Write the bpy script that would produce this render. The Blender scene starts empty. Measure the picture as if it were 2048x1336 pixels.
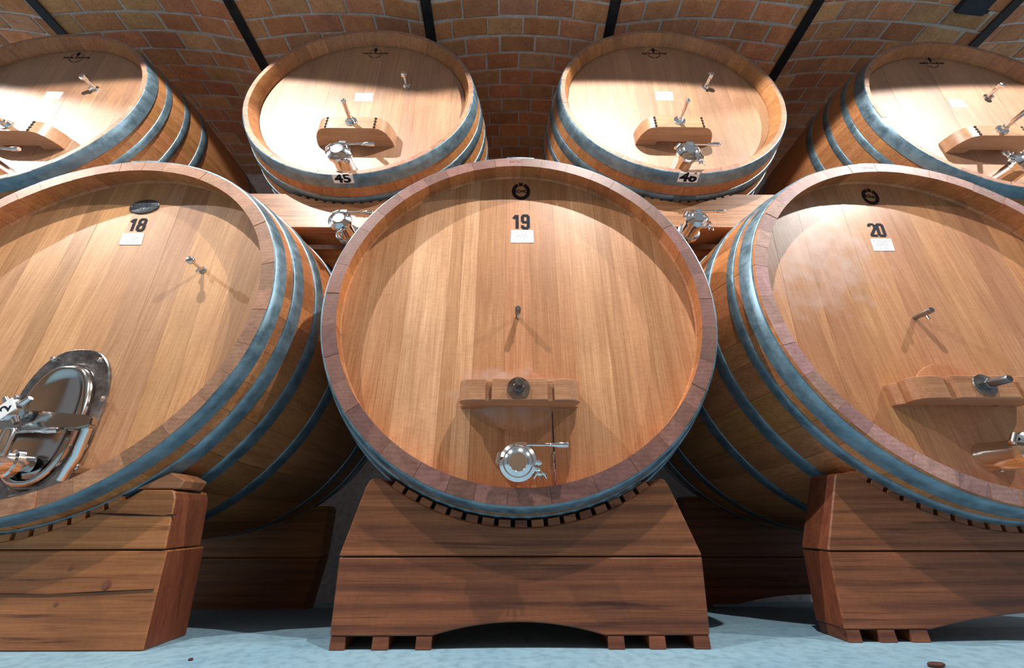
import bpy, bmesh, math, random
from mathutils import Vector, Matrix
random.seed(7)
C = bpy.context.scene.collection
PI = math.pi
Z0 = 0.365                      # floor of the aisle is world z = 0; the numbers below are measured from lens height

# ------------------------------------------------------------------ camera, world, lamps, exposure
cam_d = bpy.data.cameras.new('camera'); cam = bpy.data.objects.new('camera', cam_d); C.objects.link(cam)
cam_d.sensor_width = 36.0; cam_d.lens = 768.0/2048.0*36.0; cam_d.clip_start = 0.02
cam.location = (0, 0, Z0); cam.rotation_euler = (PI/2+0.443, 0, -0.011)
S = bpy.context.scene; S.camera = cam
S.view_settings.view_transform = 'Standard'; S.view_settings.look = 'None'
S.view_settings.exposure = 0.0; S.view_settings.gamma = 1.0; S.view_settings.use_curve_mapping = False
W = bpy.data.worlds.new('cellar_daylight'); S.world = W; W.use_nodes = True
W.node_tree.nodes['Background'].inputs[0].default_value = (0.88, 0.93, 1.0, 1)
W.node_tree.nodes['Background'].inputs[1].default_value = 0.27
def lamp(x, y, z, power, cone=149.8, col=(1.0, 0.96, 0.90)):
    d = bpy.data.lights.new('cellar_lamp', 'SPOT'); d.energy = power; d.color = col
    d.spot_size = math.radians(cone); d.spot_blend = 0.07; d.shadow_soft_size = 0.022
    o = bpy.data.objects.new('cellar_lamp', d); C.objects.link(o); o.location = (x, y, z+Z0)
    return o
LZ = 3.33
for lx in (-4.9, -2.05, 0.78, 3.65):
    lamp(lx, 0.15, LZ, 405)

# ------------------------------------------------------------------ materials
def newmat(name):
    m = bpy.data.materials.new(name); m.use_nodes = True
    nt = m.node_tree; b = nt.nodes['Principled BSDF']
    return m, nt, b
def nd(nt, t, **kw):
    n = nt.nodes.new(t)
    for k, v in kw.items(): setattr(n, k, v)
    return n
def mixc(nt, blend, fac, a, b):
    n = nd(nt, 'ShaderNodeMix', data_type='RGBA', blend_type=blend)
    for sock, v in ((n.inputs[0], fac), (n.inputs[6], a), (n.inputs[7], b)):
        if hasattr(v, 'is_output'): nt.links.new(v, sock)
        elif isinstance(v, (int, float)): sock.default_value = v
        else: sock.default_value = (*v, 1)
    return n.outputs[2]
def ramp(nt, fac, stops):
    n = nd(nt, 'ShaderNodeValToRGB'); nt.links.new(fac, n.inputs[0])
    e = n.color_ramp.elements
    while len(e) < len(stops): e.new(0.5)
    for i, (p, c) in enumerate(stops):
        e[i].position = p; e[i].color = (c, c, c, 1) if isinstance(c, (int, float)) else (*c, 1)
    return n.outputs[0]
def coords(nt, scale, rnd=31.0):
    tc = nd(nt, 'ShaderNodeTexCoord'); oi = nd(nt, 'ShaderNodeObjectInfo')
    mul = nd(nt, 'ShaderNodeMath', operation='MULTIPLY'); nt.links.new(oi.outputs['Random'], mul.inputs[0]); mul.inputs[1].default_value = rnd
    cx = nd(nt, 'ShaderNodeCombineXYZ')
    for i in range(3): nt.links.new(mul.outputs[0], cx.inputs[i])
    out = []
    for sc in scale:
        vm = nd(nt, 'ShaderNodeVectorMath', operation='MULTIPLY'); nt.links.new(tc.outputs['Object'], vm.inputs[0]); vm.inputs[1].default_value = sc
        va = nd(nt, 'ShaderNodeVectorMath', operation='ADD'); nt.links.new(vm.outputs[0], va.inputs[0]); nt.links.new(cx.outputs[0], va.inputs[1])
        out.append(va.outputs[0])
    return out, oi, tc
def noise(nt, vec, scale, detail=4, rough=0.55, dist=0.0):
    n = nd(nt, 'ShaderNodeTexNoise'); nt.links.new(vec, n.inputs['Vector'])
    n.inputs['Scale'].default_value = scale; n.inputs['Detail'].default_value = detail
    n.inputs['Roughness'].default_value = rough; n.inputs['Distortion'].default_value = dist
    return n.outputs['Fac']
def bump(nt, b, h, strength, dist=0.002):
    n = nd(nt, 'ShaderNodeBump'); n.inputs['Strength'].default_value = strength; n.inputs['Distance'].default_value = dist
    nt.links.new(h, n.inputs['Height']); nt.links.new(n.outputs[0], b.inputs['Normal'])
def wood(name, axis, light, dark, rough=0.42, figure=0.5, stain_glare=None, coat=0.0, ringed=0.0):
    """oak: long grain along axis, pores, medullary flecks; the tint of each piece is its object colour"""
    m, nt, b = newmat(name)
    k = {'x': 0, 'y': 1, 'z': 2}[axis]
    def sc(al, ac): return tuple(al if i == k else ac for i in range(3))
    (v1, v2, v3, v4), oi, tc = coords(nt, [sc(0.7, 12), sc(2.2, 130), sc(34, 14), sc(1.3, 1.3)])
    g = noise(nt, v1, 2.2, 5, 0.6, 0.5)
    pores = noise(nt, v2, 2.0, 3, 0.6)
    fleck = noise(nt, v3, 3.0, 3, 0.55, 0.8)
    big = noise(nt, v4, 2.0, 2, 0.5)
    c = mixc(nt, 'MIX', ramp(nt, g, [(0.28, 0.0), (0.72, 1.0)]), dark, light)
    if ringed:
        w = nd(nt, 'ShaderNodeTexWave', wave_type='BANDS', bands_direction='Z'); nt.links.new(v1, w.inputs['Vector'])
        w.inputs['Scale'].default_value = 0.5; w.inputs['Distortion'].default_value = 9; w.inputs['Detail'].default_value = 3; w.inputs['Detail Scale'].default_value = 0.35
        vq = nd(nt, 'ShaderNodeVectorMath', operation='MULTIPLY'); nt.links.new(v4, vq.inputs[0]); vq.inputs[1].default_value = sc(0.9, 26)
        ck = noise(nt, vq.outputs[0], 1.6, 4, 0.6, 0.35)
        c = mixc(nt, 'MULTIPLY', 0.85, c, ramp(nt, ck, [(0.30, (0.30, 0.25, 0.25)), (0.42, (1, 1, 1))]))
        c = mixc(nt, 'MULTIPLY', ringed, c, ramp(nt, w.outputs['Fac'], [(0.0, (0.45, 0.36, 0.32)), (0.45, (1, 1, 1)), (1, (1.12, 1.1, 1.05))]))
    c = mixc(nt, 'MULTIPLY', 0.6, c, ramp(nt, pores, [(0.30, (0.58, 0.47, 0.38)), (0.62, (1.05, 1.05, 1.05))]))
    c = mixc(nt, 'MULTIPLY', figure, c, ramp(nt, fleck, [(0.36, (0.78, 0.70, 0.62)), (0.50, (1, 1, 1)), (0.66, (1.18, 1.16, 1.12))]))
    c = mixc(nt, 'MULTIPLY', 0.6, c, ramp(nt, big, [(0.3, (0.82, 0.78, 0.74)), (0.7, (1.12, 1.12, 1.12))]))
    c = mixc(nt, 'MULTIPLY', 1.0, c, oi.outputs['Color'])
    if stain_glare:
        (sx, sz, srx, srz, scol, sfac) = stain_glare
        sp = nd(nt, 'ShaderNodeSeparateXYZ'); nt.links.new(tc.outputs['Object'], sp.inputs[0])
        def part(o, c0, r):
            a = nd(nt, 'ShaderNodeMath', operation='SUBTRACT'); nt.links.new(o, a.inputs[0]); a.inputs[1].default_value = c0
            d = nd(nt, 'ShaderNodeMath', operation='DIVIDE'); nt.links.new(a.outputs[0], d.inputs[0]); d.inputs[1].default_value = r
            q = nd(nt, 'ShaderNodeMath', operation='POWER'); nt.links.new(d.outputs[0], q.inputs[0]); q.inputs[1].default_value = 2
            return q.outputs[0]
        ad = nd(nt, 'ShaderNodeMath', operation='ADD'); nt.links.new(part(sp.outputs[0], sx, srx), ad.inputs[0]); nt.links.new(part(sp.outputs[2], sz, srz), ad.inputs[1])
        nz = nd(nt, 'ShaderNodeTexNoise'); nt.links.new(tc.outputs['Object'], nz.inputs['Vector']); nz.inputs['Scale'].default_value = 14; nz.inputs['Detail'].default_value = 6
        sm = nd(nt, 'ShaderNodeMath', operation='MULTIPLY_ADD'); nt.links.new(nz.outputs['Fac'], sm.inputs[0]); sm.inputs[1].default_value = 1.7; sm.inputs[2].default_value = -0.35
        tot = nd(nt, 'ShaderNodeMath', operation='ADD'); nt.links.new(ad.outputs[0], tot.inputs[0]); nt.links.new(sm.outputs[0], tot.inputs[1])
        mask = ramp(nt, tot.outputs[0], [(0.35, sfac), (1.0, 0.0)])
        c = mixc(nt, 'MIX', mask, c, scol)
    nt.links.new(c, b.inputs['Base Color'])
    b.inputs['Roughness'].default_value = rough
    b.inputs['Specular IOR Level'].default_value = 0.45
    b.inputs['Coat Weight'].default_value = coat; b.inputs['Coat Roughness'].default_value = 0.42
    bump(nt, b, pores, 0.22, 0.0012)
    return m
def endgrain(name):
    m, nt, b = newmat(name)
    (v1, v2), oi, tc = coords(nt, [(1, 1, 1), (60, 60, 60)])
    g = noise(nt, v1, 22, 5, 0.65, 0.6); f = noise(nt, v2, 2.5, 3)
    w = nd(nt, 'ShaderNodeTexWave', wave_type='RINGS'); nt.links.new(v1, w.inputs['Vector'])
    w.inputs['Scale'].default_value = 26; w.inputs['Distortion'].default_value = 3; w.inputs['Detail'].default_value = 2
    c = mixc(nt, 'MIX', ramp(nt, g, [(0.3, 0.0), (0.7, 1.0)]), (0.30, 0.185, 0.145), (0.48, 0.33, 0.27))
    c = mixc(nt, 'MULTIPLY', 0.35, c, ramp(nt, w.outputs['Fac'], [(0.0, 0.72), (1.0, 1.1)]))
    c = mixc(nt, 'MULTIPLY', 0.5, c, ramp(nt, f, [(0.35, 0.7), (0.6, 1.05)]))
    c = mixc(nt, 'MULTIPLY', 1.0, c, oi.outputs['Color'])
    nt.links.new(c, b.inputs['Base Color']); b.inputs['Roughness'].default_value = 0.5
    bump(nt, b, f, 0.25, 0.001)
    return m
def metal(name, col, rough, metallic=1.0, patch=0.0, scale=9.0, tint=False, col2=None):
    m, nt, b = newmat(name)
    (v1,), oi, tc = coords(nt, [(1, 1, 1)])
    n = noise(nt, v1, scale, 7, 0.68)
    if patch:
        c = mixc(nt, 'MIX', ramp(nt, n, [(0.36, 0.0), (0.64, 1.0)]), col2 or tuple(x*(1-patch) for x in col), col)
        if tint: c = mixc(nt, 'MULTIPLY', 1.0, c, oi.outputs['Color'])
        nt.links.new(c, b.inputs['Base Color'])
        r = ramp(nt, n, [(0.3, max(0.05, rough-0.12)), (0.7, rough+0.14)]); nt.links.new(r, b.inputs['Roughness'])
    else:
        b.inputs['Base Color'].default_value = (*col, 1); b.inputs['Roughness'].default_value = rough
    b.inputs['Metallic'].default_value = metallic
    return m
def plain(name, col, rough=0.6, spec=0.5):
    m, nt, b = newmat(name); b.inputs['Base Color'].default_value = (*col, 1); b.inputs['Roughness'].default_value = rough
    b.inputs['Specular IOR Level'].default_value = spec
    return m
def mottled(name, c1, c2, scale, rough, b_strength=0.4, cracks=None, tint=False, b_dist=0.006):
    m, nt, b = newmat(name)
    (v1,), oi, tc = coords(nt, [(1, 1, 1)])
    n = noise(nt, v1, scale, 8, 0.62); n2 = noise(nt, v1, scale*7, 5, 0.6)
    c = mixc(nt, 'MIX', ramp(nt, n, [(0.3, 0.0), (0.7, 1.0)]), c1, c2)
    c = mixc(nt, 'MULTIPLY', 0.6, c, ramp(nt, n2, [(0.32, 0.62), (0.55, 1.05)]))
    if cracks:
        (cs, ccol) = cracks
        vv = nd(nt, 'ShaderNodeVectorMath', operation='MULTIPLY'); nt.links.new(tc.outputs['Object'], vv.inputs[0]); vv.inputs[1].default_value = (1.0, 2.6, 1.0)
        q = noise(nt, vv.outputs[0], cs, 6, 0.72, 0.5); q2 = noise(nt, vv.outputs[0], cs*0.3, 3, 0.5)
        pm = nd(nt, 'ShaderNodeMath', operation='MULTIPLY_ADD'); nt.links.new(q2, pm.inputs[0]); pm.inputs[1].default_value = 0.35; nt.links.new(q, pm.inputs[2])
        c = mixc(nt, 'MIX', ramp(nt, pm.outputs[0], [(0.455, 0.9), (0.49, 0.0)]), c, ccol)
    if tint: c = mixc(nt, 'MULTIPLY', 1.0, c, oi.outputs['Color'])
    nt.links.new(c, b.inputs['Base Color']); b.inputs['Roughness'].default_value = rough
    bump(nt, b, n2, b_strength, b_dist)
    return m

HEAD_L, HEAD_D = (0.60, 0.332, 0.172), (0.45, 0.212, 0.095)
M = {}
M['head18'] = wood('oak_head_pale', 'z', (0.61, 0.342, 0.178), (0.48, 0.242, 0.112), 0.46, 0.22, coat=0.05)
M['head19'] = wood('oak_head_honey', 'z', HEAD_L, HEAD_D, 0.44, 0.28, stain_glare=(-0.005, -0.40, 0.34, 0.17, (0.50, 0.33, 0.28), 0.85), coat=0.05)
M['head20'] = wood('oak_head_glare_residue', 'z', (0.59, 0.310, 0.160), (0.45, 0.205, 0.098), 0.36, 0.22, stain_glare=(-0.45, 0.33, 0.52, 0.50, (0.58, 0.43, 0.40), 0.5), coat=0.15)  # upper-left cloud: lamp glare painted into the wood colour, with whitish residue
M['headup'] = wood('oak_head_new', 'z', (0.47, 0.265, 0.150), (0.36, 0.185, 0.095), 0.48, 0.35, coat=1.0)
for n_ in M['headup'].node_tree.nodes:
    if n_.type == 'BSDF_PRINCIPLED': n_.inputs['Coat IOR'].default_value = 1.7; n_.inputs['Coat Roughness'].default_value = 0.48; n_.inputs['Specular IOR Level'].default_value = 0.7
M['stave'] = wood('oak_stave', 'y', (0.60, 0.26, 0.105), (0.42, 0.16, 0.058), 0.45, 0.45)
M['stave_up'] = wood('oak_stave_new', 'y', (0.52, 0.255, 0.11), (0.37, 0.155, 0.06), 0.45, 0.5)
M['end'] = endgrain('oak_end_grain')
M['cradle'] = wood('oak_cradle', 'x', (0.34, 0.128, 0.051), (0.165, 0.055, 0.027), 0.42, 0.25, ringed=0.5)
M['cradle_pine'] = wood('pine_cradle', 'x', (0.50, 0.22, 0.078), (0.33, 0.13, 0.047), 0.45, 0.2, ringed=0.3)
M['cradle_end'] = wood('oiled_beam_end', 'z', (0.29, 0.098, 0.050), (0.15, 0.045, 0.027), 0.40, 0.2)
M['timber'] = wood('saddle_timber', 'x', (0.44, 0.235, 0.115), (0.27, 0.125, 0.055), 0.40, 0.4, ringed=0.3, coat=0.2)
M['bar'] = wood('oak_bar', 'x', (0.48, 0.255, 0.145), (0.34, 0.16, 0.085), 0.42, 0.3)
M['bar_up'] = wood('oak_bar_new', 'x', (0.50, 0.295, 0.170), (0.39, 0.212, 0.112), 0.38, 0.3, coat=0.3)
M['hoop'] = metal('galvanised_hoop', (0.215, 0.325, 0.395), 0.40, 0.6, 0.55, 16.0, True, (0.11, 0.185, 0.24))
M['steel'] = metal('polished_stainless', (0.74, 0.76, 0.78), 0.13, 1.0)
M['hatch_steel'] = metal('hatch_stainless', (0.50, 0.47, 0.45), 0.14, 1.0)
M['steel_worn'] = metal('brushed_stainless', (0.44, 0.42, 0.42), 0.27, 1.0, 0.5, 14)
M['dark_steel'] = metal('dull_steel', (0.20, 0.20, 0.21), 0.36, 1.0, 0.3, 16)
M['black_iron'] = metal('black_iron', (0.035, 0.037, 0.042), 0.45, 0.3, 0.5, 14)
M['ink'] = plain('black_paint', (0.008, 0.010, 0.020), 0.75, 0.2)
M['crust'] = plain('dried_wine', (0.42, 0.29, 0.28), 0.7)
M['brand'] = plain('burnt_brand', (0.016, 0.010, 0.010), 0.8, 0.2)
M['paper'] = plain('white_card', (0.86, 0.88, 0.88), 0.55)
M['print'] = plain('grey_print', (0.20, 0.22, 0.25), 0.8, 0.2)
M['pewter'] = metal('pewter_plaque', (0.11, 0.125, 0.145), 0.42, 0.7, 0.35, 60)
M['pewter_hi'] = metal('pewter_raised', (0.26, 0.29, 0.33), 0.35, 0.8)
M['brick'] = mottled('terracotta_brick', (0.86, 0.37, 0.17), (0.62, 0.235, 0.11), 9, 0.85, 0.5, None, True)
M['mortar'] = mottled('lime_mortar', (0.88, 0.81, 0.76), (0.66, 0.57, 0.52), 11, 0.95, 0.8, None, False, 0.012)
M['plaster'] = mottled('white_plaster', (0.86, 0.87, 0.89), (0.74, 0.76, 0.79), 4, 0.9, 0.3)
M['floor'] = mottled('blue_painted_concrete', (0.17, 0.31, 0.41), (0.235, 0.37, 0.46), 5, 0.62, 0.25, (11.0, (0.075, 0.085, 0.10)), False, 0.003)
M['added_wall'] = mottled('brown_unseen_wall', (0.22, 0.135, 0.085), (0.13, 0.08, 0.05), 3, 0.9, 0.3)
M['slate'] = mottled('blue_slate', (0.035, 0.055, 0.075), (0.02, 0.03, 0.045), 14, 0.7, 0.3)
M['chip'] = mottled('bark_chip', (0.10, 0.028, 0.018), (0.05, 0.015, 0.01), 30, 0.8, 0.3)

# ------------------------------------------------------------------ mesh helpers
class MB:
    def __init__(s): s.v = []; s.f = []; s.m = []
    def add(s, vs, fs, m=0):
        o = len(s.v); s.v += [tuple(p) for p in vs]
        for f in fs: s.f.append(tuple(i+o for i in f)); s.m.append(m)
        return s
    def box(s, x0, x1, y0, y1, z0, z1, m=0):
        return s.add([(x0,y0,z0),(x1,y0,z0),(x1,y1,z0),(x0,y1,z0),(x0,y0,z1),(x1,y0,z1),(x1,y1,z1),(x0,y1,z1)],
              [(0,3,2,1),(4,5,6,7),(0,1,5,4),(1,2,6,5),(2,3,7,6),(3,0,4,7)], m)
    def prism(s, poly, y0, y1, m=0, mside=None):
        """poly: (x, z) outline, anticlockwise seen from the front (-y); y0 front, y1 back"""
        n = len(poly)
        a = sum(poly[i][0]*poly[(i+1) % n][1]-poly[(i+1) % n][0]*poly[i][1] for i in range(n))
        if a < 0: poly = poly[::-1]
        vs = [(x, y0, z) for x, z in poly]+[(x, y1, z) for x, z in poly]
        s.add(vs, [tuple(range(n)), tuple(range(2*n-1, n-1, -1))], m)
        o = len(s.v)-2*n
        for i in range(n):
            j = (i+1) % n
            s.f.append((o+j, o+i, o+n+i, o+n+j)); s.m.append(m if mside is None else mside)
        return s
    def vprism(s, poly, z0, z1, m=0):
        """poly: (x, y) outline extruded upward"""
        n = len(poly)
        a = sum(poly[i][0]*poly[(i+1) % n][1]-poly[(i+1) % n][0]*poly[i][1] for i in range(n))
        if a < 0: poly = poly[::-1]
        vs = [(x, y, z0) for x, y in poly]+[(x, y, z1) for x, y in poly]
        fs = [tuple(range(n-1, -1, -1)), tuple(range(n, 2*n))]+[(i, (i+1) % n, n+(i+1) % n, n+i) for i in range(n)]
        return s.add(vs, fs, m)
    def lathe(s, prof, org, axis=(0,-1,0), n=24, m=0, closed=True):
        """prof: (radius, distance along axis); caps both ends"""
        ax = Vector(axis).normalized(); u = ax.orthogonal().normalized(); w = ax.cross(u); org = Vector(org)
        vs = []
        for r, h in prof:
            for i in range(n):
                t = 2*PI*i/n; vs.append(org+ax*h+(u*math.cos(t)+w*math.sin(t))*r)
        fs = []
        for k in range(len(prof)-1):
            for i in range(n):
                j = (i+1) % n; fs.append((k*n+i, k*n+j, (k+1)*n+j, (k+1)*n+i))
        if closed:
            fs.append(tuple(range(n-1, -1, -1))); fs.append(tuple((len(prof)-1)*n+i for i in range(n)))
        return s.add(vs, fs, m)
    def tube(s, pts, r, n=10, m=0):
        pts = [Vector(p) for p in pts]; rs = r if isinstance(r, (list, tuple)) else [r]*len(pts)
        d0 = (pts[1]-pts[0]).normalized(); u = d0.orthogonal().normalized(); vs = []
        for i, p in enumerate(pts):
            d = (pts[min(i+1, len(pts)-1)]-pts[max(i-1, 0)]).normalized()
            u = (u-d*u.dot(d)).normalized(); w = d.cross(u)
            for k in range(n):
                t = 2*PI*k/n; vs.append(p+(u*math.cos(t)+w*math.sin(t))*rs[i])
        fs = []
        for k in range(len(pts)-1):
            for i in range(n):
                j = (i+1) % n; fs.append((k*n+i, k*n+j, (k+1)*n+j, (k+1)*n+i))
        fs.append(tuple(range(n-1, -1, -1))); fs.append(tuple((len(pts)-1)*n+i for i in range(n)))
        return s.add(vs, fs, m)
    def strokes(s, paths, wd, y, t, m=0):
        """flat painted strokes in the x-z plane, y = front face, t = thickness; round joints"""
        h = wd/2
        for path in paths:
            for (ax, az), (bx, bz) in zip(path, path[1:]):
                dx, dz = bx-ax, bz-az; L = math.hypot(dx, dz) or 1; dx /= L; dz /= L
                s.prism([(ax-dz*h, az+dx*h), (ax+dz*h, az-dx*h), (bx+dz*h, bz-dx*h), (bx-dz*h, bz+dx*h)], y, y+t, m); y -= 0.00004
            for (ax, az) in (path if path[0] == path[-1] else path[1:-1]):
                s.prism([(ax+h*math.cos(k*PI/6), az+h*math.sin(k*PI/6)) for k in range(12)], y, y+t, m); y -= 0.00004
        return s
    def build(s, name, mats, parent=None, off=(0,0,0), smooth=None, bevel=0.0, col=None, seg=1):
        me = bpy.data.meshes.new(name)
        me.from_pydata([(a-off[0], b-off[1], c-off[2]) for a, b, c in s.v], [], s.f)
        for m in (mats if isinstance(mats, (list, tuple)) else [mats]): me.materials.append(M[m])
        me.polygons.foreach_set('material_index', s.m)
        bm = bmesh.new(); bm.from_mesh(me)
        if bevel:
            ed = [e for e in bm.edges if len(e.link_faces) == 2 and e.calc_face_angle(0) > 0.5]
            bmesh.ops.bevel(bm, geom=ed, offset=bevel, segments=seg, affect='EDGES', clamp_overlap=True)
        bmesh.ops.recalc_face_normals(bm, faces=bm.faces)
        bm.to_mesh(me); bm.free()
        if smooth is not None:
            me.polygons.foreach_set('use_smooth', [True]*len(me.polygons)); me.set_sharp_from_angle(angle=math.radians(smooth))
        o = bpy.data.objects.new(name, me); C.objects.link(o)
        if parent is not None: o.parent = parent
        if col: o.color = (*col, 1)
        return o
class Thing:
    """an Empty at the base of a thing; its parts are meshes in its frame"""
    def __init__(s, name, label, cat, loc, group=None):
        s.o = bpy.data.objects.new(name, None); C.objects.link(s.o); s.off = loc
        s.o.location = (loc[0], loc[1], loc[2]+Z0); s.o.empty_display_size = 0.1
        s.o['label'] = label; s.o['category'] = cat
        if group: s.o['group'] = group
    def part(s, mb, name, mats, parent=None, **kw): return mb.build(name, mats, parent or s.o, s.off, **kw)
def tag(o, label, cat, group=None):
    o['label'] = label; o['category'] = cat
    if group: o['group'] = group
def struct(mb, name, mats, **kw):
    o = mb.build(name, mats, **kw); o.location.z += Z0; o['kind'] = 'structure'; return o
def text_mb(body, size, cx, cz, y, t=0.0008, sx=1.0, bold=0.0, shear=0.0, frame=None):
    """lettering from Blender's built-in face, centred on (cx, cz), standing in the x-z plane; frame maps (u, v, w) elsewhere"""
    cu = bpy.data.curves.new('lettering', 'FONT'); cu.body = body; cu.size = size; cu.align_x = 'CENTER'; cu.align_y = 'CENTER'
    cu.extrude = t; cu.offset = bold; cu.resolution_u = 3
    o = bpy.data.objects.new('lettering', cu); C.objects.link(o)
    dg = bpy.context.evaluated_depsgraph_get(); me = bpy.data.meshes.new_from_object(o.evaluated_get(dg))
    mb = MB()
    if frame is None: frame = lambda u, v, w: (cx+u*sx+v*shear, y-w, cz+v)
    mb.add([frame(p.co.x, p.co.y, p.co.z) for p in me.vertices], [tuple(q.vertices) for q in me.polygons])
    bpy.data.objects.remove(o); bpy.data.curves.remove(cu); bpy.data.meshes.remove(me)
    return mb
def rv(a, b): return random.uniform(a, b)

# ------------------------------------------------------------------ the setting
YW = 3.50; FL = -0.365
def floor_z(y): return FL if y < 1.70 else FL-0.125*(y-1.70)
mb = MB()
ys = [-3.0, 0.0, 1.0, 1.70, 2.4, YW]; xs = [-7, -3, 0, 3, 7]
vs = [(x, y, floor_z(y)) for y in ys for x in xs]
mb.add(vs, [(j*5+i, j*5+i+1, (j+1)*5+i+1, (j+1)*5+i) for j in range(len(ys)-1) for i in range(4)])
mb.add([(-7,-3,-1),(7,-3,-1),(7,YW,-1),(-7,YW,-1)], [(0,3,2,1)])
struct(mb, 'floor', 'floor')
struct(MB().box(-7, 7, YW, YW+0.15, -1.0, 4.2), 'wall_back', 'plaster')

struct(MB().box(-7, 7, -3.15, -3.0, -0.9, 3.2), 'wall_front_added', 'added_wall')  # unseen wall added for brown reflections in the steel, open above for world light

BX = [-5.40, -3.806, -2.239, -0.672, 0.843, 2.461, 4.047, 5.62]     # centre lines of the iron joists
HB = 3.70; YF = 0.70
for i, bx in enumerate(BX):
    mb = MB(); w = 0.042
    mb.prism([(bx-w,HB),(bx+w,HB),(bx+w,HB+.010),(bx+.006,HB+.016),(bx+.006,HB+.15),(bx+w,HB+.155),(bx+w,HB+.165),(bx-w,HB+.165),(bx-w,HB+.155),(bx-.006,HB+.15),(bx-.006,HB+.016),(bx-w,HB+.010)], YF, YW)
    struct(mb, 'trim_%d' % (i+1), 'black_iron')
BR_D, BR_W, RISE = 0.142, 0.312, 0.125
SKEW = [0.02, 0.035, 0.0, 0.0, 0.0, 0.05, 0.06]
for bi in range(7):
    xa, xb = BX[bi]+0.012, BX[bi+1]-0.012
    span = xb-xa
    def vz(u): return HB+0.013+RISE*(1-(2*u-1)**2)
    mb = MB(); N = 14
    for y0, y1 in ((YF, YW),):
        vs = [(xa+span*i/N, y, vz(i/N)+0.008) for y in (y0, y1) for i in range(N+1)]+[(xa+span*i/N, y, vz(i/N)+0.12) for y in (y0, y1) for i in range(N+1)]
        q = N+1
        fs = [(i, q+i, q+i+1, i+1) for i in range(N)]+[(2*q+i, 2*q+i+1, 3*q+i+1, 3*q+i) for i in range(N)]+[(i, i+1, 2*q+i+1, 2*q+i) for i in range(N)]+[(q+i, 3*q+i, 3*q+i+1, q+i+1) for i in range(N)]
        mb.add(vs, fs)
    vault = struct(mb, 'ceiling', 'mortar')
    rows = int((YW-YF)/BR_D)
    for r in range(rows):
        yr = YW-0.004-(r+1)*BR_D
        st = -0.5*BR_W if r % 2 else rv(-0.07, -0.02)
        x = st
        while x < span-0.02:
            wdt = BR_W*rv(0.95, 1.04); x0, x1 = max(x, 0.004), min(x+wdt, span-0.004); x += wdt
            if x1-x0 < 0.035: continue
            g = 0.0085*rv(0.6, 1.5); x0 += g; x1 -= g
            b = MB(); NS = 2; ch = 0.006; sk = SKEW[bi]
            d0 = yr+0.0085*rv(0.5, 1.5); d1 = yr+BR_D-0.0085*rv(0.5, 1.5); tl = rv(-0.003, 0.003)
            rowsv = []
            for (yy, dz) in ((d0, 0.03), (d0, ch), (d0+ch, 0), (d1-ch, 0), (d1, ch), (d1, 0.03)):
                for i in range(NS+3):
                    uu = [x0, x0+ch, (x0+x1)/2, x1-ch, x1][i]; e = ch if i in (0, 4) else 0
                    u = uu/span; rowsv.append((xa+uu, yy+sk*(u-0.5)*1.0+rv(-.0028, .0028), vz(u)+max(dz, e)+tl*(1 if i < 2 else -1)+rv(-.0008, .0008)))
            k = 5
            b.add(rowsv, [(j*k+i, (j+1)*k+i, (j+1)*k+i+1, j*k+i+1) for j in range(5) for i in range(4)])
            t = rv(0.78, 1.18); ob = b.build('brick', 'brick', vault, (0,0,0), smooth=25)
            hue = random.random()
            ob.color = (t*rv(.95, 1.08), t*(1.0 if hue < .6 else 1.22)*rv(.94, 1.06), t*(1.0 if hue < .6 else 1.3)*rv(.9, 1.1), 1)
# dark slate set against the joist at the right-hand edge
sl = Thing('slate_slab', 'dark blue slate slab set in the brick vault beside the rightmost iron joist', 'slab', (3.83, 1.58, 3.748))
sl.part(MB().vprism([(3.665, 1.40), (3.995, 1.40), (3.995, 1.715), (3.80, 1.70), (3.68, 1.69)], 3.748, 3.80), 'slab', 'slate', bevel=0.006)

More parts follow.
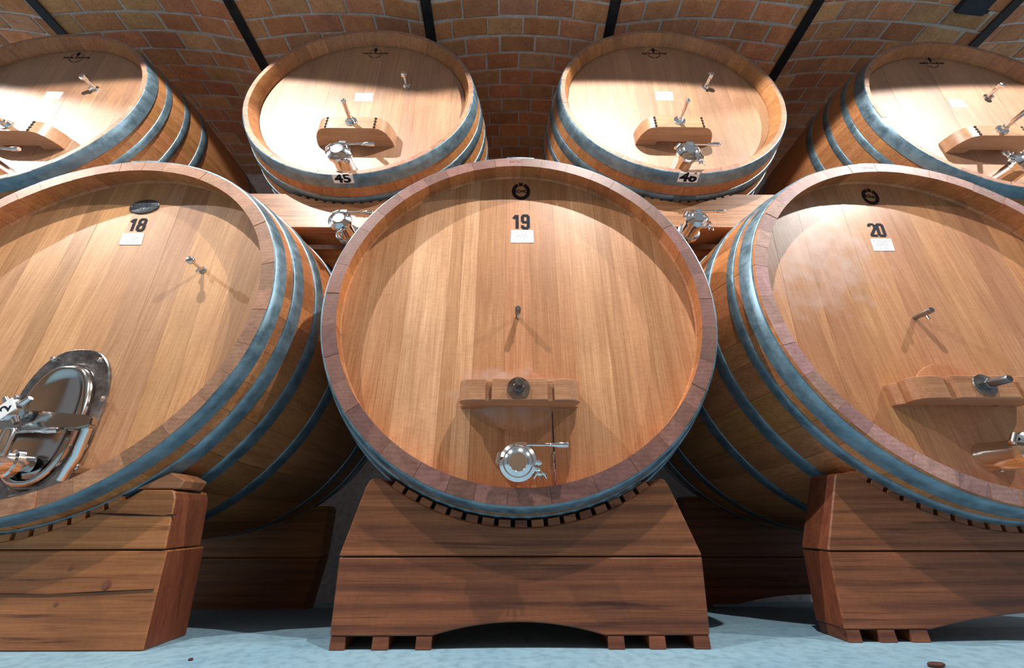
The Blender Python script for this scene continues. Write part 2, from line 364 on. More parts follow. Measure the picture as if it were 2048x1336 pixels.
# ------------------------------------------------------------------ casks
def make_cask(name, label, c, y0, R0, bulge, L, rec, rin, rhead, hoops, headmat, stavemat, end_t, head_t, stave_t, lean, nst, hoop_t, chamfer=None, group=None, board=(0.075, 0.15), seams=None):
    cx, cz = c
    def prof(s): return R0+bulge*(1-abs((s-L/2)/(L/2))**3.0)
    base = (cx, y0+L/2, cz)
    t = Thing(name, label, 'cask', base, group); t.c = c; t.y0 = y0; t.prof = prof; t.yh = y0+rec; t.L = L
    # staves
    ws = [rv(0.7, 1.35) for _ in range(nst)]; tot = sum(ws); a = rv(0, 1)
    inner = chamfer or [(0.0, rin), (rec*0.85, rhead+0.002), (rec*0.86, rhead+0.006)]
    ss = [L*i/14 for i in range(15)]
    for w in ws:
        a0 = a; a1 = a+2*PI*w/tot; a = a1
        a0 += 0.0007; a1 -= 0.0007; dr = rv(-0.0008, 0.0008); ds = rv(-0.0012, 0.0012)
        cols = 4; m = MB(); vs = []
        def P(r, s, k):
            an = a0+(a1-a0)*k/(cols-1); return (cx+r*math.sin(an), y0+s, cz+r*math.cos(an))
        rows = [(prof(s)+dr, s+(ds if s == 0 else 0)) for s in ss]
        back = [(rhead-0.02, L), (rhead-0.02, inner[-1][0]+0.05)]
        ring = [(r, s) for r, s in rows]+back+[(r, s+(ds if s == 0 else 0)) for s, r in reversed(inner)]
        n = len(ring)
        for (r, s) in ring:
            for k in range(cols): vs.append(P(r, s, k))
        m.add(vs, [])
        for i in range(n):
            j = (i+1) % n
            mat = 1 if (i == n-1 or i == 14) else 0
            for k in range(cols-1):
                m.f.append((i*cols+k, i*cols+k+1, j*cols+k+1, j*cols+k)); m.m.append(mat)
        m.f.append(tuple(i*cols for i in range(n))); m.m.append(0)
        m.f.append(tuple(i*cols+cols-1 for i in reversed(range(n)))); m.m.append(0)
        q = rv(*stave_t)
        ob = t.part(m, 'stave', [stavemat, 'end'], smooth=35)
        ob.color = (q, q*rv(.95, 1.04), q*rv(.9, 1.05), 1)
        ob.data.materials[1] = M[end_t]
    # head boards (the front head), leaning a little because the cask has rolled
    x = -rhead; ln = math.atan(lean); ca, sa = math.cos(ln), math.sin(ln)
    prev = 0
    while x < rhead-0.004:
        w = rv(*board); x1 = min(x+w, rhead)
        if rhead-x1 < 0.035: x1 = rhead
        if seams: x1, tint = next(q for q in seams if q[0] > x+.001)
        lo, hi = x+0.0003, x1-0.0003; n = 8; poly = []
        for i in range(n+1):
            xx = lo+(hi-lo)*i/n; poly.append((xx, -math.sqrt(max(rhead**2-xx**2, 0))))
        for i in range(n+1):
            xx = hi-(hi-lo)*i/n; poly.append((xx, math.sqrt(max(rhead**2-xx**2, 0))))
        poly = [(cx+px*ca+pz*sa, cz-px*sa+pz*ca) for px, pz in poly]
        q = rv(*head_t)
        if abs(q-prev) < 0.05: q += 0.07*random.choice((-1, 1))
        prev = q; dy = rv(-0.0006, 0.0006)
        ob = t.part(MB().prism(poly, t.yh+dy, t.yh+0.035), 'head_board', headmat)
        ob.color = (q, q*rv(.96, 1.03), q*rv(.93, 1.05), 1)
        if seams: ob.color = (*tint, 1)
        x = x1
    t.part(MB().prism([(cx+(rhead-.01)*math.sin(2*PI*i/48), cz+(rhead-.01)*math.cos(2*PI*i/48)) for i in range(48)], y0+L-rec-0.03, y0+L-rec), 'rear_head', headmat, col=(.8, .8, .8))
    # hoops, front set mirrored to the back
    for hi, (s0, s1) in enumerate(list(hoops)+[(L-b, L-a) for a, b in reversed(hoops)]):
        m = MB(); n = 96; ks = [(s0, -.004), (s0, hoop_t*.7), (s0+.0015, hoop_t), ((s0+s1)/2, hoop_t), (s1-.0015, hoop_t), (s1, hoop_t*.7), (s1, -.004)]
        vs = []
        for s, h in ks:
            r = prof(max(min(s, L), 0))+h
            for i in range(n): vs.append((cx+r*math.sin(2*PI*i/n), y0+s, cz+r*math.cos(2*PI*i/n)))
        fs = [(k*n+i, k*n+(i+1) % n, ((k+1) % 7)*n+(i+1) % n, ((k+1) % 7)*n+i) for k in range(7) for i in range(n)]
        m.add(vs, fs); q = rv(0.85, 1.1)
        h = t.part(m, 'hoop', 'hoop', smooth=50, col=(q, q*1.0, q*1.0))
        if hi < len(hoops):
            # riveted lap where the strip overlaps itself
            ac = rv(-0.03, 0.03) if hi == 0 else rv(-0.9, 0.9)+PI
            m = MB(); vs = []; nn = 10; ha = 0.085
            for s, hh in ((s0+.001, hoop_t-.001), (s0+.001, hoop_t*2), (s1-.001, hoop_t*2), (s1-.001, hoop_t-.001)):
                r = prof(s)+hh
                for i in range(nn+1):
                    an = ac-ha+2*ha*i/nn; vs.append((cx+r*math.sin(an), y0+s, cz+r*math.cos(an)))
            k = nn+1
            m.add(vs, [(j*k+i, j*k+i+1, (j+1)*k+i+1, (j+1)*k+i) for j in range(3) for i in range(nn)]+[(0, k, 2*k, 3*k), (k-1, 4*k-1, 3*k-1, 2*k-1)])
            t.part(m, 'hoop_lap', 'hoop', parent=h, smooth=50, col=(q*1.05, q*1.05, q*1.05))
            for da in (-0.05, 0.05):
                an = ac+da; r = prof((s0+s1)/2)+hoop_t*2; dv = (math.sin(an), 0, math.cos(an))
                t.part(MB().lathe([(.009, -.001), (.009, .002), (.005, .005)], (cx+r*dv[0], y0+(s0+s1)/2, cz+r*dv[2]), dv, 10), 'rivet', 'steel_worn', parent=h, smooth=40)
    return t

def fin(mb_, **k): return mb_
LOWER = dict(y0=1.369, R0=0.80, bulge=0.100, L=1.72, rec=0.091, rin=0.745, rhead=0.757, hoop_t=0.006, nst=40)
UPPER = dict(y0=1.657, R0=0.757, bulge=0.082, L=1.50, rec=0.080, rin=0.728, rhead=0.697, hoop_t=0.005, nst=40,
             chamfer=[(0.0, 0.728), (0.048, 0.702), (0.074, 0.699), (0.076, 0.704)])
def end_mat(key, f):
    M[key] = M['end'].copy(); M[key].name = 'oak_'+key
    nt = M[key].node_tree
    b = nt.nodes['Principled BSDF']; lk = b.inputs['Base Color'].links[0].from_socket
    nt.links.new(mixc(nt, 'MULTIPLY', 1.0, lk, f), b.inputs['Base Color'])
end_mat('end_brown', (0.88, 0.66, 0.48)); end_mat('end_wine', (0.56, 0.385, 0.40)); end_mat('end_lilac', (0.95, 0.80, 0.90)); end_mat('end_new', (1.05, 0.84, 0.68))

H18 = [(0.001, 0.055), (0.098, 0.155), (0.238, 0.297), (0.495, 0.565)]
H19 = [(0.004, 0.056), (0.100, 0.155), (0.245, 0.305), (0.52, 0.59)]
H20 = [(0.012, 0.076), (0.108, 0.147), (0.272, 0.335), (0.57, 0.64)]
HU = [(0.001, 0.066), (0.122, 0.160), (0.260, 0.302), (0.412, 0.470)]
HU2 = [(0.001, 0.078), (0.140, 0.205), (0.285, 0.33), (0.43, 0.485)]
G1, G2 = 'large oak casks of the lower row', 'oak casks of the upper row'
K18 = make_cask('wine_cask', 'large oak cask numbered 18 with oval steel hatch, left in the lower row', (-1.778, 0.779), hoops=H18, headmat='head18', stavemat='stave', end_t='end_brown', head_t=(0.86, 1.12), stave_t=(0.72, 1.2), lean=-0.085, group=G1, **LOWER)
K19 = make_cask('wine_cask', 'large oak cask numbered 19 with dark wine-red rim, in the middle of the lower row', (0.047, 0.830), hoops=H19, headmat='head19', stavemat='stave', end_t='end_wine', head_t=(0.82, 1.18), stave_t=(0.72, 1.2), lean=0.0, group=G1, seams=[(-.63, (1, 1, 1)), (-.56, (.93, .90, .87)), (-.49, (1.0, .98, .95)), (-.316, (1.26, 1.38, 1.55)), (-.26, (.97, .96, .94)), (-.19, (1.22, 1.32, 1.45)), (-.06, (.90, .84, .78)), (.055, (.96, .86, .82)), (.171, (.88, .79, .73)),
    (.245, (1.0, .95, .92)), (.375, (1.07, 1.08, 1.10)), (.44, (.98, .96, .95)), (.55, (1.09, 1.06, 1.06)), (.63, (.92, .88, .85)), (.757, (1.02, 1, 1))], **LOWER)
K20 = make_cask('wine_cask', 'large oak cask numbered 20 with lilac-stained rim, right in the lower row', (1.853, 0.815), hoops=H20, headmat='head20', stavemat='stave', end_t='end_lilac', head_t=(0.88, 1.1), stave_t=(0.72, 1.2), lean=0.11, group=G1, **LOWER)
U44 = make_cask('wine_cask', 'pale oak cask at the far left of the upper row, cut by the left edge', (-3.208, 2.476), hoops=HU, headmat='headup', stavemat='stave_up', end_t='end_new', head_t=(0.9, 1.08), stave_t=(0.85, 1.12), lean=-0.13, group=G2, **UPPER)
U45 = make_cask('wine_cask', 'pale oak cask with white plate 45, upper row, left of the middle gap', (-1.004, 2.581), hoops=HU2, headmat='headup', stavemat='stave_up', end_t='end_new', head_t=(0.9, 1.08), stave_t=(0.85, 1.12), lean=-0.02, group=G2, **UPPER)
U46 = make_cask('wine_cask', 'pale oak cask with white plate 46, upper row, right of the middle gap', (1.109, 2.618), hoops=HU2, headmat='headup', stavemat='stave_up', end_t='end_new', head_t=(0.9, 1.08), stave_t=(0.85, 1.12), lean=0.02, group=G2, **UPPER)
U47 = make_cask('wine_cask', 'pale oak cask at the far right of the upper row, cut by the right edge', (3.218, 2.512), hoops=HU, headmat='headup', stavemat='stave_up', end_t='end_new', head_t=(0.9, 1.08), stave_t=(0.85, 1.12), lean=0.13, group=G2, **UPPER)

# ------------------------------------------------------------------ fittings on the heads (parts of their casks)
def valve(t, x, yb, z, k, proj, lever=True, lever_dir=1, wing=(0.75, -0.5), parent=None, collar=False):
    """clamped outlet: barrel, clamp with two lugs, blind cap, wing nut, lever; points at the aisle (-y)"""
    r = 0.045*k; yc = yb-proj
    m = MB().lathe([(r*1.02, 0), (r*1.02, .006*k), (r*.98, .010*k), (r*.98, proj-.055*k), (r*1.08, proj-.050*k), (r*1.08, proj-.036*k)], (x, yb, z), n=32)
    if collar: m.lathe([(r*1.1, -.02), (r*1.3, -.02), (r*1.3, .0), (r*1.1, .004)], (x, yb, z), n=32)
    m.lathe([(.004*k, 0), (.004*k, .004*k)], (x-.2*r, yb-.03*k, z-r*.98), (0, 0, -1), 8)
    body = t.part(m, 'outlet_valve', 'steel', parent=parent, smooth=35)
    t.part(MB().lathe([(r*1.0, 0), (r*1.12, .002*k), (r*1.12, .012*k), (r*.86, .024*k), (r*.66, .028*k), (r*.62, .026*k), (0.001, .026*k)], (x, yc+.030*k, z), n=32), 'valve_cap', 'steel', parent=body, smooth=35)
    # clamp: two half rings hinged at one side, drawn together by a wing nut at the other
    g = math.atan2(wing[1], wing[0]); rad = lambda a: Vector((math.cos(a), 0, math.sin(a))); tan_ = lambda a: Vector((math.sin(a), 0, -math.cos(a)))
    m = MB(); ctr = Vector((x, 0, z))
    for h0, h1 in ((g+0.10, g+PI-0.10), (g+PI+0.10, g+2*PI-0.10)):
        q = 18; vs = []
        for rr, hh in ((r*1.10, .0), (r*1.30, .004*k), (r*1.30, .018*k), (r*1.06, .026*k), (r*1.0, .022*k)):
            for i in range(q+1):
                an = h0+(h1-h0)*i/q; vs.append((x+rr*math.cos(an), yc+.036*k-hh, z+rr*math.sin(an)))
        m.add(vs, [(j*(q+1)+i, j*(q+1)+i+1, ((j+1) % 5)*(q+1)+i+1, ((j+1) % 5)*(q+1)+i) for j in range(5) for i in range(q)]+[tuple(j*(q+1) for j in range(5)), tuple(j*(q+1)+q for j in reversed(range(5)))])
    ye = Vector((0, yc+.024*k, 0))
    for sg in (-1, 1):                                   # ears at the screw
        c0 = ctr+ye+tan_(g)*sg*.010*k
        m.tube([c0+rad(g)*r*1.15, c0+rad(g)*r*1.45, c0+rad(g)*r*1.62+tan_(g)*sg*.002*k], [.0095*k, .0085*k, .006*k], 8)
    h = g+PI                                             # hinge knuckle opposite
    m.tube([ctr+ye+rad(h)*r*1.36-tan_(h)*.016*k, ctr+ye+rad(h)*r*1.36+tan_(h)*.016*k], .0085*k, 10)
    m.tube([ctr+ye+rad(h)*r*1.36-tan_(h)*.020*k, ctr+ye+rad(h)*r*1.36+tan_(h)*.020*k], .004*k, 8)
    t.part(m, 'clamp', 'steel', parent=body, smooth=40)
    # wing nut on its screw
    d = (tan_(g)*1.0+rad(g)*.25+Vector((0, -.15, 0))).normalized(); o = ctr+ye+rad(g)*r*1.50
    m = MB().tube([o-d*.022*k, o+d*.042*k], .0038*k, 8).lathe([(.0085*k, .014*k), (.0085*k, .024*k), (.0055*k, .028*k)], o, d, 10)
    side = (rad(g)-d*rad(g).dot(d)).normalized()
    for sg in (-1, 1):
        m.tube([o+d*.019*k+side*sg*.005*k, o+d*.025*k+side*sg*.016*k, o+d*.036*k+side*sg*.021*k], [.005*k, .0055*k, .0038*k], 8)
    t.part(m, 'wing_nut', 'steel', parent=body, smooth=40)
    if lever:
        l = lever_dir; zl = z+r*1.18; x0 = x+l*.012*k
        m = MB().box(x0-.016*k, x0+.016*k, yc+.012*k, yc+.034*k, zl-.008*k, zl+.007*k)
        m.tube([(x0, yc+.022*k, zl), (x0+l*.092*k, yc+.022*k, zl)], .0052*k, 10)
        m.lathe([(.0065*k, 0), (.0075*k, .003*k), (.0055*k, .007*k), (.0085*k, .022*k), (.0098*k, .03*k), (.0098*k, .058*k), (.0085*k, .060*k)], (x0+l*.088*k, yc+.022*k, zl), (l, 0, 0), 14)
        t.part(m, 'lever', 'steel', parent=body, smooth=35)
    return body
def tap_plain(t, x, z, L=0.075):
    y = t.yh
    b = t.part(MB().lathe([(.010, 0), (.010, .03), (.0125, .032), (.0125, L-.002), (.0115, L)], (x, y, z), n=20), 'sampling_tap', 'steel_worn', smooth=35)
    t.part(MB().tube([(x+.003, y-.045, z-.010), (x+.004, y-.046, z-.030)], .005, 10), 'spout', 'steel', parent=b, smooth=35)
def tap_knob(t, x, z, L=0.085, hexa=False):
    y = t.yh; k = 1.7 if hexa else 1.0
    m = MB().lathe([(.017*k, 0), (.017*k, .004), (.008*k, .007), (.0075*k, L-.02)], (x, y, z), n=20)
    b = t.part(m, 'sampling_tap', 'steel', smooth=35)
    if hexa: t.part(MB().lathe([(.020, L-.03), (.024, L-.026), (.024, L-.006), (.019, L)], (x, y, z), n=6), 'hexagon_head', 'steel', parent=b, bevel=0.001)
    else: t.part(MB().lathe([(.008, L-.022), (.0165, L-.017), (.0175, L-.009), (.0165, L-.003), (.010, L)], (x, y, z), n=24), 'knob', 'steel', parent=b, smooth=60)
    t.part(MB().tube([(x-.002, y-.02, z-.008*k), (x-.006, y-.024, z-.024*k)], .0048*k, 10), 'spout', 'steel', parent=b, smooth=35)
    for sg in (-1, 1): t.part(MB().lathe([(.0045, 0), (.0045, .003), (.003, .005)], (x+sg*.0125*k, y-.004, z+.002), n=8), 'screw', 'steel', parent=b, smooth=35)
def door_bar_low(t, x, z0, z1, hw):
    """bridge bar over the small round door of 19 and 20: centre block, two grooves, rounded lobes, feet"""
    y = t.yh; sc = hw/0.215
    half = [(0, .132), (.095, .132), (.097, .112), (.118, .112), (.120, .126), (.165, .128), (.190, .122), (.206, .108), (.212, .088), (.208, .062), (.200, .045), (.214, .028), (.214, .0), (.135, .0), (.130, .024), (0, .026)]
    half = [(a*sc, b) for a, b in half]
    poly = [(x+a, y-b) for a, b in half]+[(x-a, y-b) for a, b in reversed(half[1:-1])]
    return t.part(MB().vprism(poly, z0, z1), 'door_bar', 'bar', bevel=0.0018, col=(1, .97, .93))
def door_bar_up(t, x, z0, z1):
    y = t.yh; hw = 0.246
    half = [(0, .130), (.146, .130), (.149, .122), (.152, .128), (.175, .124), (.198, .112), (.218, .090), (.232, .062), (.243, .028), (hw, .0), (.118, .0), (.112, .026), (0, .026)]
    poly = [(x+a, y-b) for a, b in half]+[(x-a, y-b) for a, b in reversed(half[1:-1])]
    o = t.part(MB().vprism(poly, z0, z1), 'door_bar', 'bar_up', bevel=0.0015, smooth=28)
    for sg in (-1, 1):
        m = MB()
        for i in range(4): m.lathe([(.0085, 0), (.0085, .0025)], (x+sg*.150, y-.1285, z0+.013+(z1-z0-.026)*i/3), n=10)
        t.part(m, 'carved_notches', 'brand', parent=o)
    return o
def bolt_low(t, x, z):
    y = t.yh-.132
    b = t.part(MB().lathe([(.027, 0), (.040, 0), (.041, .002), (.040, .006), (.018, .007)], (x, y, z), n=28), 'washer', 'steel_worn', smooth=30)
    t.part(MB().lathe([(.021, .005), (.021, .022), (.018, .025)], (x, y, z), n=6), 'nut', 'dark_steel', parent=b, bevel=0.0012)
    t.part(MB().lathe([(.0145, .02), (.0145, .075), (.011, .080)], (x, y, z), n=18), 'threaded_stud', 'dark_steel', parent=b, smooth=35)
def bolt_up(t, x, z, tilt=0.0):
    y = t.yh-.130
    b = t.part(MB().lathe([(.024, 0), (.036, 0), (.037, .002), (.036, .007), (.018, .008)], (x, y, z), n=28), 'washer', 'steel', smooth=30)
    t.part(MB().lathe([(.021, .006), (.021, .026), (.018, .030)], (x, y, z), n=6), 'nut', 'steel', parent=b, bevel=0.0012)
    t.part(MB().lathe([(.0145, .028), (.0145, .128), (.0125, .136), (.007, .140)], (x, y, z), (0, -1, tilt), n=18), 'stud', 'steel', parent=b, smooth=45)
def small_door(t, x, z, mat, r=0.145):
    """oval inspection door let into the head: only its outline stands proud"""
    y = t.yh; m = MB(); n = 40; vs = []
    for rr, h in ((r, -.002), (r-.002, .003), (r-.010, .0035), (0.012, .0035)):
        for i in range(n):
            a = 2*PI*i/n; vs.append((x+rr*math.cos(a), y-h, z+rr*0.86*math.sin(a)))
    m.add(vs, [(k*n+i, k*n+(i+1) % n, (k+1)*n+(i+1) % n, (k+1)*n+i) for k in range(3) for i in range(n)]+[tuple(3*n+i for i in range(n))])
    t.part(m, 'inspection_door', mat, smooth=25, col=(.95, .86, .82))
def card(t, corners, lines, tilt=0.0):
    """corners TL TR BL BR in (x, z)"""
    (ax, az), (bx, bz), (cx_, cz_), (dx, dz) = corners; y = t.yh-.0008
    o = t.part(MB().prism([(ax, az), (bx, bz), (dx, dz), (cx_, cz_)], y-.0012, y+.0016), 'paper_label', 'paper')
    if lines:
        sh = (ax-cx_)/max(az-cz_, 1e-3); mx, mz = (ax+bx+cx_+dx)/4, (az+bz+cz_+dz)/4; h = (az-cz_)
        for i, l in enumerate(lines):
            zz = mz+h*(0.32-0.125*i)
            t.part(text_mb(l, h*.115, mx+sh*(zz-mz), zz, y-.0014, .00012, shear=sh), 'lettering', 'print', parent=o)
DIG = {'1': [[(.04,.70),(.27,.93)],[(.33,.96),(.33,.04)]],
       '8': [[(.16,.92),(.44,.92),(.53,.84),(.53,.63),(.45,.53),(.15,.53),(.07,.63),(.07,.84),(.16,.92)],[(.15,.53),(.06,.43),(.06,.17),(.16,.08),(.44,.08),(.54,.17),(.54,.43),(.45,.53)]],
       '9': [[(.45,.47),(.16,.47),(.07,.56),(.07,.83),(.16,.92),(.44,.92),(.53,.83),(.53,.17),(.44,.08),(.16,.08),(.07,.15),(.07,.26)]],
       '2': [[(.07,.74),(.07,.84),(.16,.92),(.43,.92),(.52,.84),(.52,.62),(.09,.14),(.09,.08),(.57,.08)]],
       '0': [[(.16,.92),(.44,.92),(.53,.84),(.53,.16),(.44,.08),(.16,.08),(.07,.16),(.07,.84),(.16,.92)]]}
def number(t, s, x0, x1, z0, z1, shear=0.0):
    y = t.yh-.0012; h = z1-z0; w = (x1-x0)/2; m = MB()
    for i, ch in enumerate(s):
        paths = []
        for pth in DIG[ch]:
            q = []
            for u, v in pth:
                zz = z0+v*h; q.append((x0+w*i+u*w*1.58*.92+shear*(zz-(z0+z1)/2), zz))
            paths.append(q)
        m.strokes(paths, 0.165*h, y, .002)
    t.part(m, 'painted_number', 'ink')
def ring_logo(t, x, z, rx, rz, txt, rot=0.0):
    """burnt-in ring with a short bar at the top; rot turns it clockwise"""
    y = t.yh-.001; m = MB(); n = 40; cr, sr = math.cos(rot), math.sin(rot)
    def T(u, v): return (x+u*cr+v*sr, z-u*sr+v*cr)
    def P(r, a): return T(rx*r*math.sin(a), rz*r*math.cos(a))
    a0, a1 = 0.42, 2*PI-0.42
    for i in range(n):
        p, q = a0+(a1-a0)*i/n, a0+(a1-a0)*(i+1)/n
        m.prism([P(1, p), P(1, q), P(.62, q), P(.62, p)], y, y+.0018)
    o = t.part(m, 'branded_ring', 'brand')
    t.part(MB().prism([T(-rx*.22, rz), T(rx*.22, rz), T(rx*.22, rz*.62), T(-rx*.22, rz*.62)], y, y+.0018), 'branded_bar', 'brand', parent=o)
    def fr(u, v, w): a, b = T(u*.95, v-.02*rz); return (a, y-.0004-w, b)
    t.part(text_mb(txt, rz*.46, x, z, y, .0006, bold=.0006, frame=fr), 'lettering', 'brand', parent=o)
def acorn_logo(t, x, z, rx, rz, txt, lean):
    y = t.yh-.001; m = MB(); n = 36
    def T(u, v): return (x+u+lean*v, z+v)
    for p0, p1, w in ((0.10, 1.30, .06), (-1.30, -0.10, .06), (1.95, 3.05, .12), (3.23, 4.33, .12)):
        for i in range(12):
            a, b = p0+(p1-p0)*i/12, p0+(p1-p0)*(i+1)/12
            m.prism([T(rx*math.sin(a), rz*math.cos(a)), T(rx*math.sin(b), rz*math.cos(b)), T(rx*(1-w)*math.sin(b), rz*(1-w)*math.cos(b)), T(rx*(1-w)*math.sin(a), rz*(1-w)*math.cos(a))], y, y+.0018)
    o = t.part(m, 'branded_ring', 'brand')
    t.part(MB().prism([T(-.25*rx, .72*rz), T(.25*rx, .72*rz), T(.25*rx, .84*rz), T(.18*rx, 1.10*rz), T(0, 1.36*rz), T(-.18*rx, 1.10*rz), T(-.25*rx, .84*rz)], y, y+.0018).prism([T(-.19*rx, .73*rz), T(.19*rx, .73*rz), T(.15*rx, .38*rz), T(0, .22*rz), T(-.15*rx, .38*rz)], y-.0002, y+.0018), 'branded_acorn', 'brand', parent=o)
    t.part(text_mb(txt, rz*.46, x, z, y-.0002, .0006, sx=1.0, bold=.0005, shear=lean), 'lettering', 'brand', parent=o)
def hoop_plate(t, x0, x1, s0, s1, txt):
    """white number plate stuck round the underside of the front hoop"""
    cx, cz = t.c; vs = []; n = 6
    def P(u, s, h):
        r = t.prof(max(s, 0))+.0055+h; xx = x0+(x1-x0)*u-cx; a = math.asin(xx/r); return (cx+r*math.sin(a), t.y0+s, cz-r*math.cos(a))
    for h in (0.0, .002):
        for s in (s0, s1):
            for i in range(n+1): vs.append(P(i/n, s, h))
    k = n+1
    fs = [(2*k+i, 2*k+i+1, 3*k+i+1, 3*k+i) for i in range(n)]+[(i, k+i, k+i+1, i+1) for i in range(n)]+[(i, i+1, 2*k+i+1, 2*k+i) for i in range(n)]+[(k+i, 3*k+i, 3*k+i+1, k+i+1) for i in range(n)]+[(0, 2*k, 3*k, k), (n, k+n, 3*k+n, 2*k+n)]
    o = t.part(MB().add(vs, fs), 'number_plate', 'paper')
    sm = (s0+s1)/2; hgt = (s1-s0)
    fr = lambda u, v, w: P(0.5+u*1.45/(x1-x0), sm-v, .0026+w)
    t.part(text_mb(txt, hgt*1.28, 0, 0, 0, .0006, bold=hgt*.05, frame=fr), 'lettering', 'ink', parent=o)
def stamp(t, txt, a, r, size):
    """serial punched in the end grain at the top of the rim"""
    cx, cz = t.c
    fr = lambda u, v, w: (cx+(r+v)*math.sin(a+u/r), t.y0-.0016-w, cz+(r+v)*math.cos(a+u/r))
    t.part(text_mb(txt, size, 0, 0, 0, .0003, frame=fr), 'stamped_serial', 'cradle_end')

LINES = ['VINO ROSSO TOSCANO', 'ATTO A DIVENIRE DOC', 'SELEZIONE A', 'MONTEPULCIANO', 'LOTTO 18 N. 7', 'HL 20  2014']
# cask 19
ring_logo(K19, 0.062, 1.499, 0.047, 0.058, 'SCHO'); number(K19, '19', 0.021, 0.105, 1.253, 1.346)
card(K19, [(0.012, 1.2465), (0.1175, 1.247), (0.010, 1.171), (0.120, 1.172)], LINES)
tap_plain(K19, 0.040, 0.775)
small_door(K19, 0.040, 0.410, 'head19'); door_bar_low(K19, 0.043, 0.373, 0.452, 0.224); bolt_low(K19, 0.038, 0.415)
valve(K19, 0.034, K19.yh, 0.160, 1.05, 0.165, wing=(1, -.2))
y = K19.yh
sm = MB()
for (xa, za, xb, zb, w) in ((.171, .42, .1705, .30, .0014), (.1705, .30, .1715, .19, .002), (.1715, .19, .1705, .10, .0024)):
    sm.prism([(xa-w, za), (xa+w, za), (xb+w, zb), (xb-w, zb)], y-.0022, y+.002)
K19.part(sm, 'open_seam', 'ink')
sm = MB(); zz = .215
while zz > .10:
    dz = rv(.006, .013); xx = .171+rv(-.003, .003); w = rv(.0015, .004); sm.prism([(xx-w, zz), (xx+w, zz-.001), (xx+w*.7, zz-dz), (xx-w*.8, zz-dz*.9)], y-.0038, y); zz -= dz
K19.part(sm, 'dried_wine_crust', 'crust')
stamp(K19, '560759', -0.02, 0.775, 0.020)
# cask 20
ring_logo(K20, 1.857, 1.483, 0.043, 0.055, 'SCHO', 0.24); number(K20, '20', 1.763, 1.843, 1.223, 1.306, 0.13)
card(K20, [(1.746, 1.2105), (1.846, 1.211), (1.7355, 1.1385), (1.835, 1.139)], LINES)
tap_plain(K20, 1.767, 0.779)
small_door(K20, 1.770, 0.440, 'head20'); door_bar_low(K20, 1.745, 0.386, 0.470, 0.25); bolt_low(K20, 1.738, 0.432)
valve(K20, 1.772, K20.yh, 0.196, 1.12, 0.175, wing=(0.75, -0.6))
stamp(K20, '130505', -0.06, 0.775, 0.020)
# cask 18: plaque, number, card, tap, oval steel hatch with its yoke and outlet
y = K18.yh
def oval(cx, cz, rx, rz, n=44, p=2.5, ln=-0.075):
    o = []
    for i in range(n):
        a = 2*PI*i/n; ca, sa = math.cos(a), math.sin(a)
        u = rx*math.copysign(abs(ca)**(2/p), ca); v = rz*math.copysign(abs(sa)**(2/p), sa); o.append((cx+u+v*ln, cz+v))
    return o
def loft(rings, m=0):
    mb_ = MB(); n = len(rings[0][0]); vs = []
    for poly, yy in rings: vs += [(a, yy, b) for a, b in poly]
    mb_.add(vs, [(k*n+i, k*n+(i+1) % n, (k+1)*n+(i+1) % n, (k+1)*n+i) for k in range(len(rings)-1) for i in range(n)]+[tuple(range((len(rings)-1)*n, len(rings)*n))], m)
    return mb_
pl = K18.part(loft([(oval(-1.791, 1.375, .069, .044, p=2.0, ln=.12), y+.001), (oval(-1.791, 1.375, .069, .044, p=2.0, ln=.12), y-.004), (oval(-1.791, 1.375, .066, .041, p=2.0, ln=.12), y-.0055)]), 'oval_plaque', 'pewter', smooth=30)
K18.part(text_mb('ROVERE', .017, -1.791, 1.388, y-.0058, .0008, shear=.1), 'lettering', 'pewter_hi', parent=pl)
K18.part(text_mb('TINI', .019, -1.796, 1.362, y-.0058, .0008, shear=.1), 'lettering', 'pewter_hi', parent=pl)
for sx in (-.060, .060): K18.part(MB().lathe([(.003, 0), (.003, .0015)], (-1.791+sx, y-.0055, 1.375+sx*.05), n=8), 'pin', 'steel', parent=pl)
number(K18, '18', -1.818, -1.738, 1.223, 1.303, -0.12)
card(K18, [(-1.826, 1.211), (-1.728, 1.2125), (-1.8175, 1.143), (-1.7145, 1.144)], ['VINO ROSSO', 'TOSCANO', 'ATTO A DIVENIRE', 'DOC ROSSO', 'LOTTO 18 N. 3', 'HL 20  2014'])
tap_knob(K18, -1.381, 1.005)
hx, hz = -1.700, 0.325
hf = K18.part(loft([(oval(hx, hz, .170, .286), y+.002), (oval(hx, hz, .170, .286), y-.008), (oval(hx, hz, .166, .282), y-.011), (oval(hx, hz-.01, .132, .238), y-.011), (oval(hx, hz-.01, .126, .232), y-.004)]), 'hatch_frame', 'steel_worn', smooth=30)
K18.part(loft([(oval(hx, hz-.012, .122, .226), y-.004), (oval(hx, hz-.012, .120, .224), y-.020), (oval(hx, hz-.012, .113, .217), y-.031), (oval(hx, hz-.012, .104, .208), y-.033), (oval(hx, hz-.012, .092, .196), y-.022), (oval(hx, hz-.012, .074, .172), y-.012), (oval(hx, hz-.012, .03, .08), y-.006)]), 'hatch_door', 'hatch_steel', parent=hf, smooth=60)
for bx_, bz_ in ((-1.809, .566), (-1.627, .564), (-1.866, .407), (-1.544, .406), (-1.862, .240), (-1.533, .227), (-1.840, .12), (-1.529, .160)):
    K18.part(MB().lathe([(.012, .010), (.012, .013), (.008, .014), (.008, .022), (.006, .025)], (bx_, y, bz_), n=10), 'hatch_bolt', 'steel', parent=hf, smooth=35)
yb = y-.085
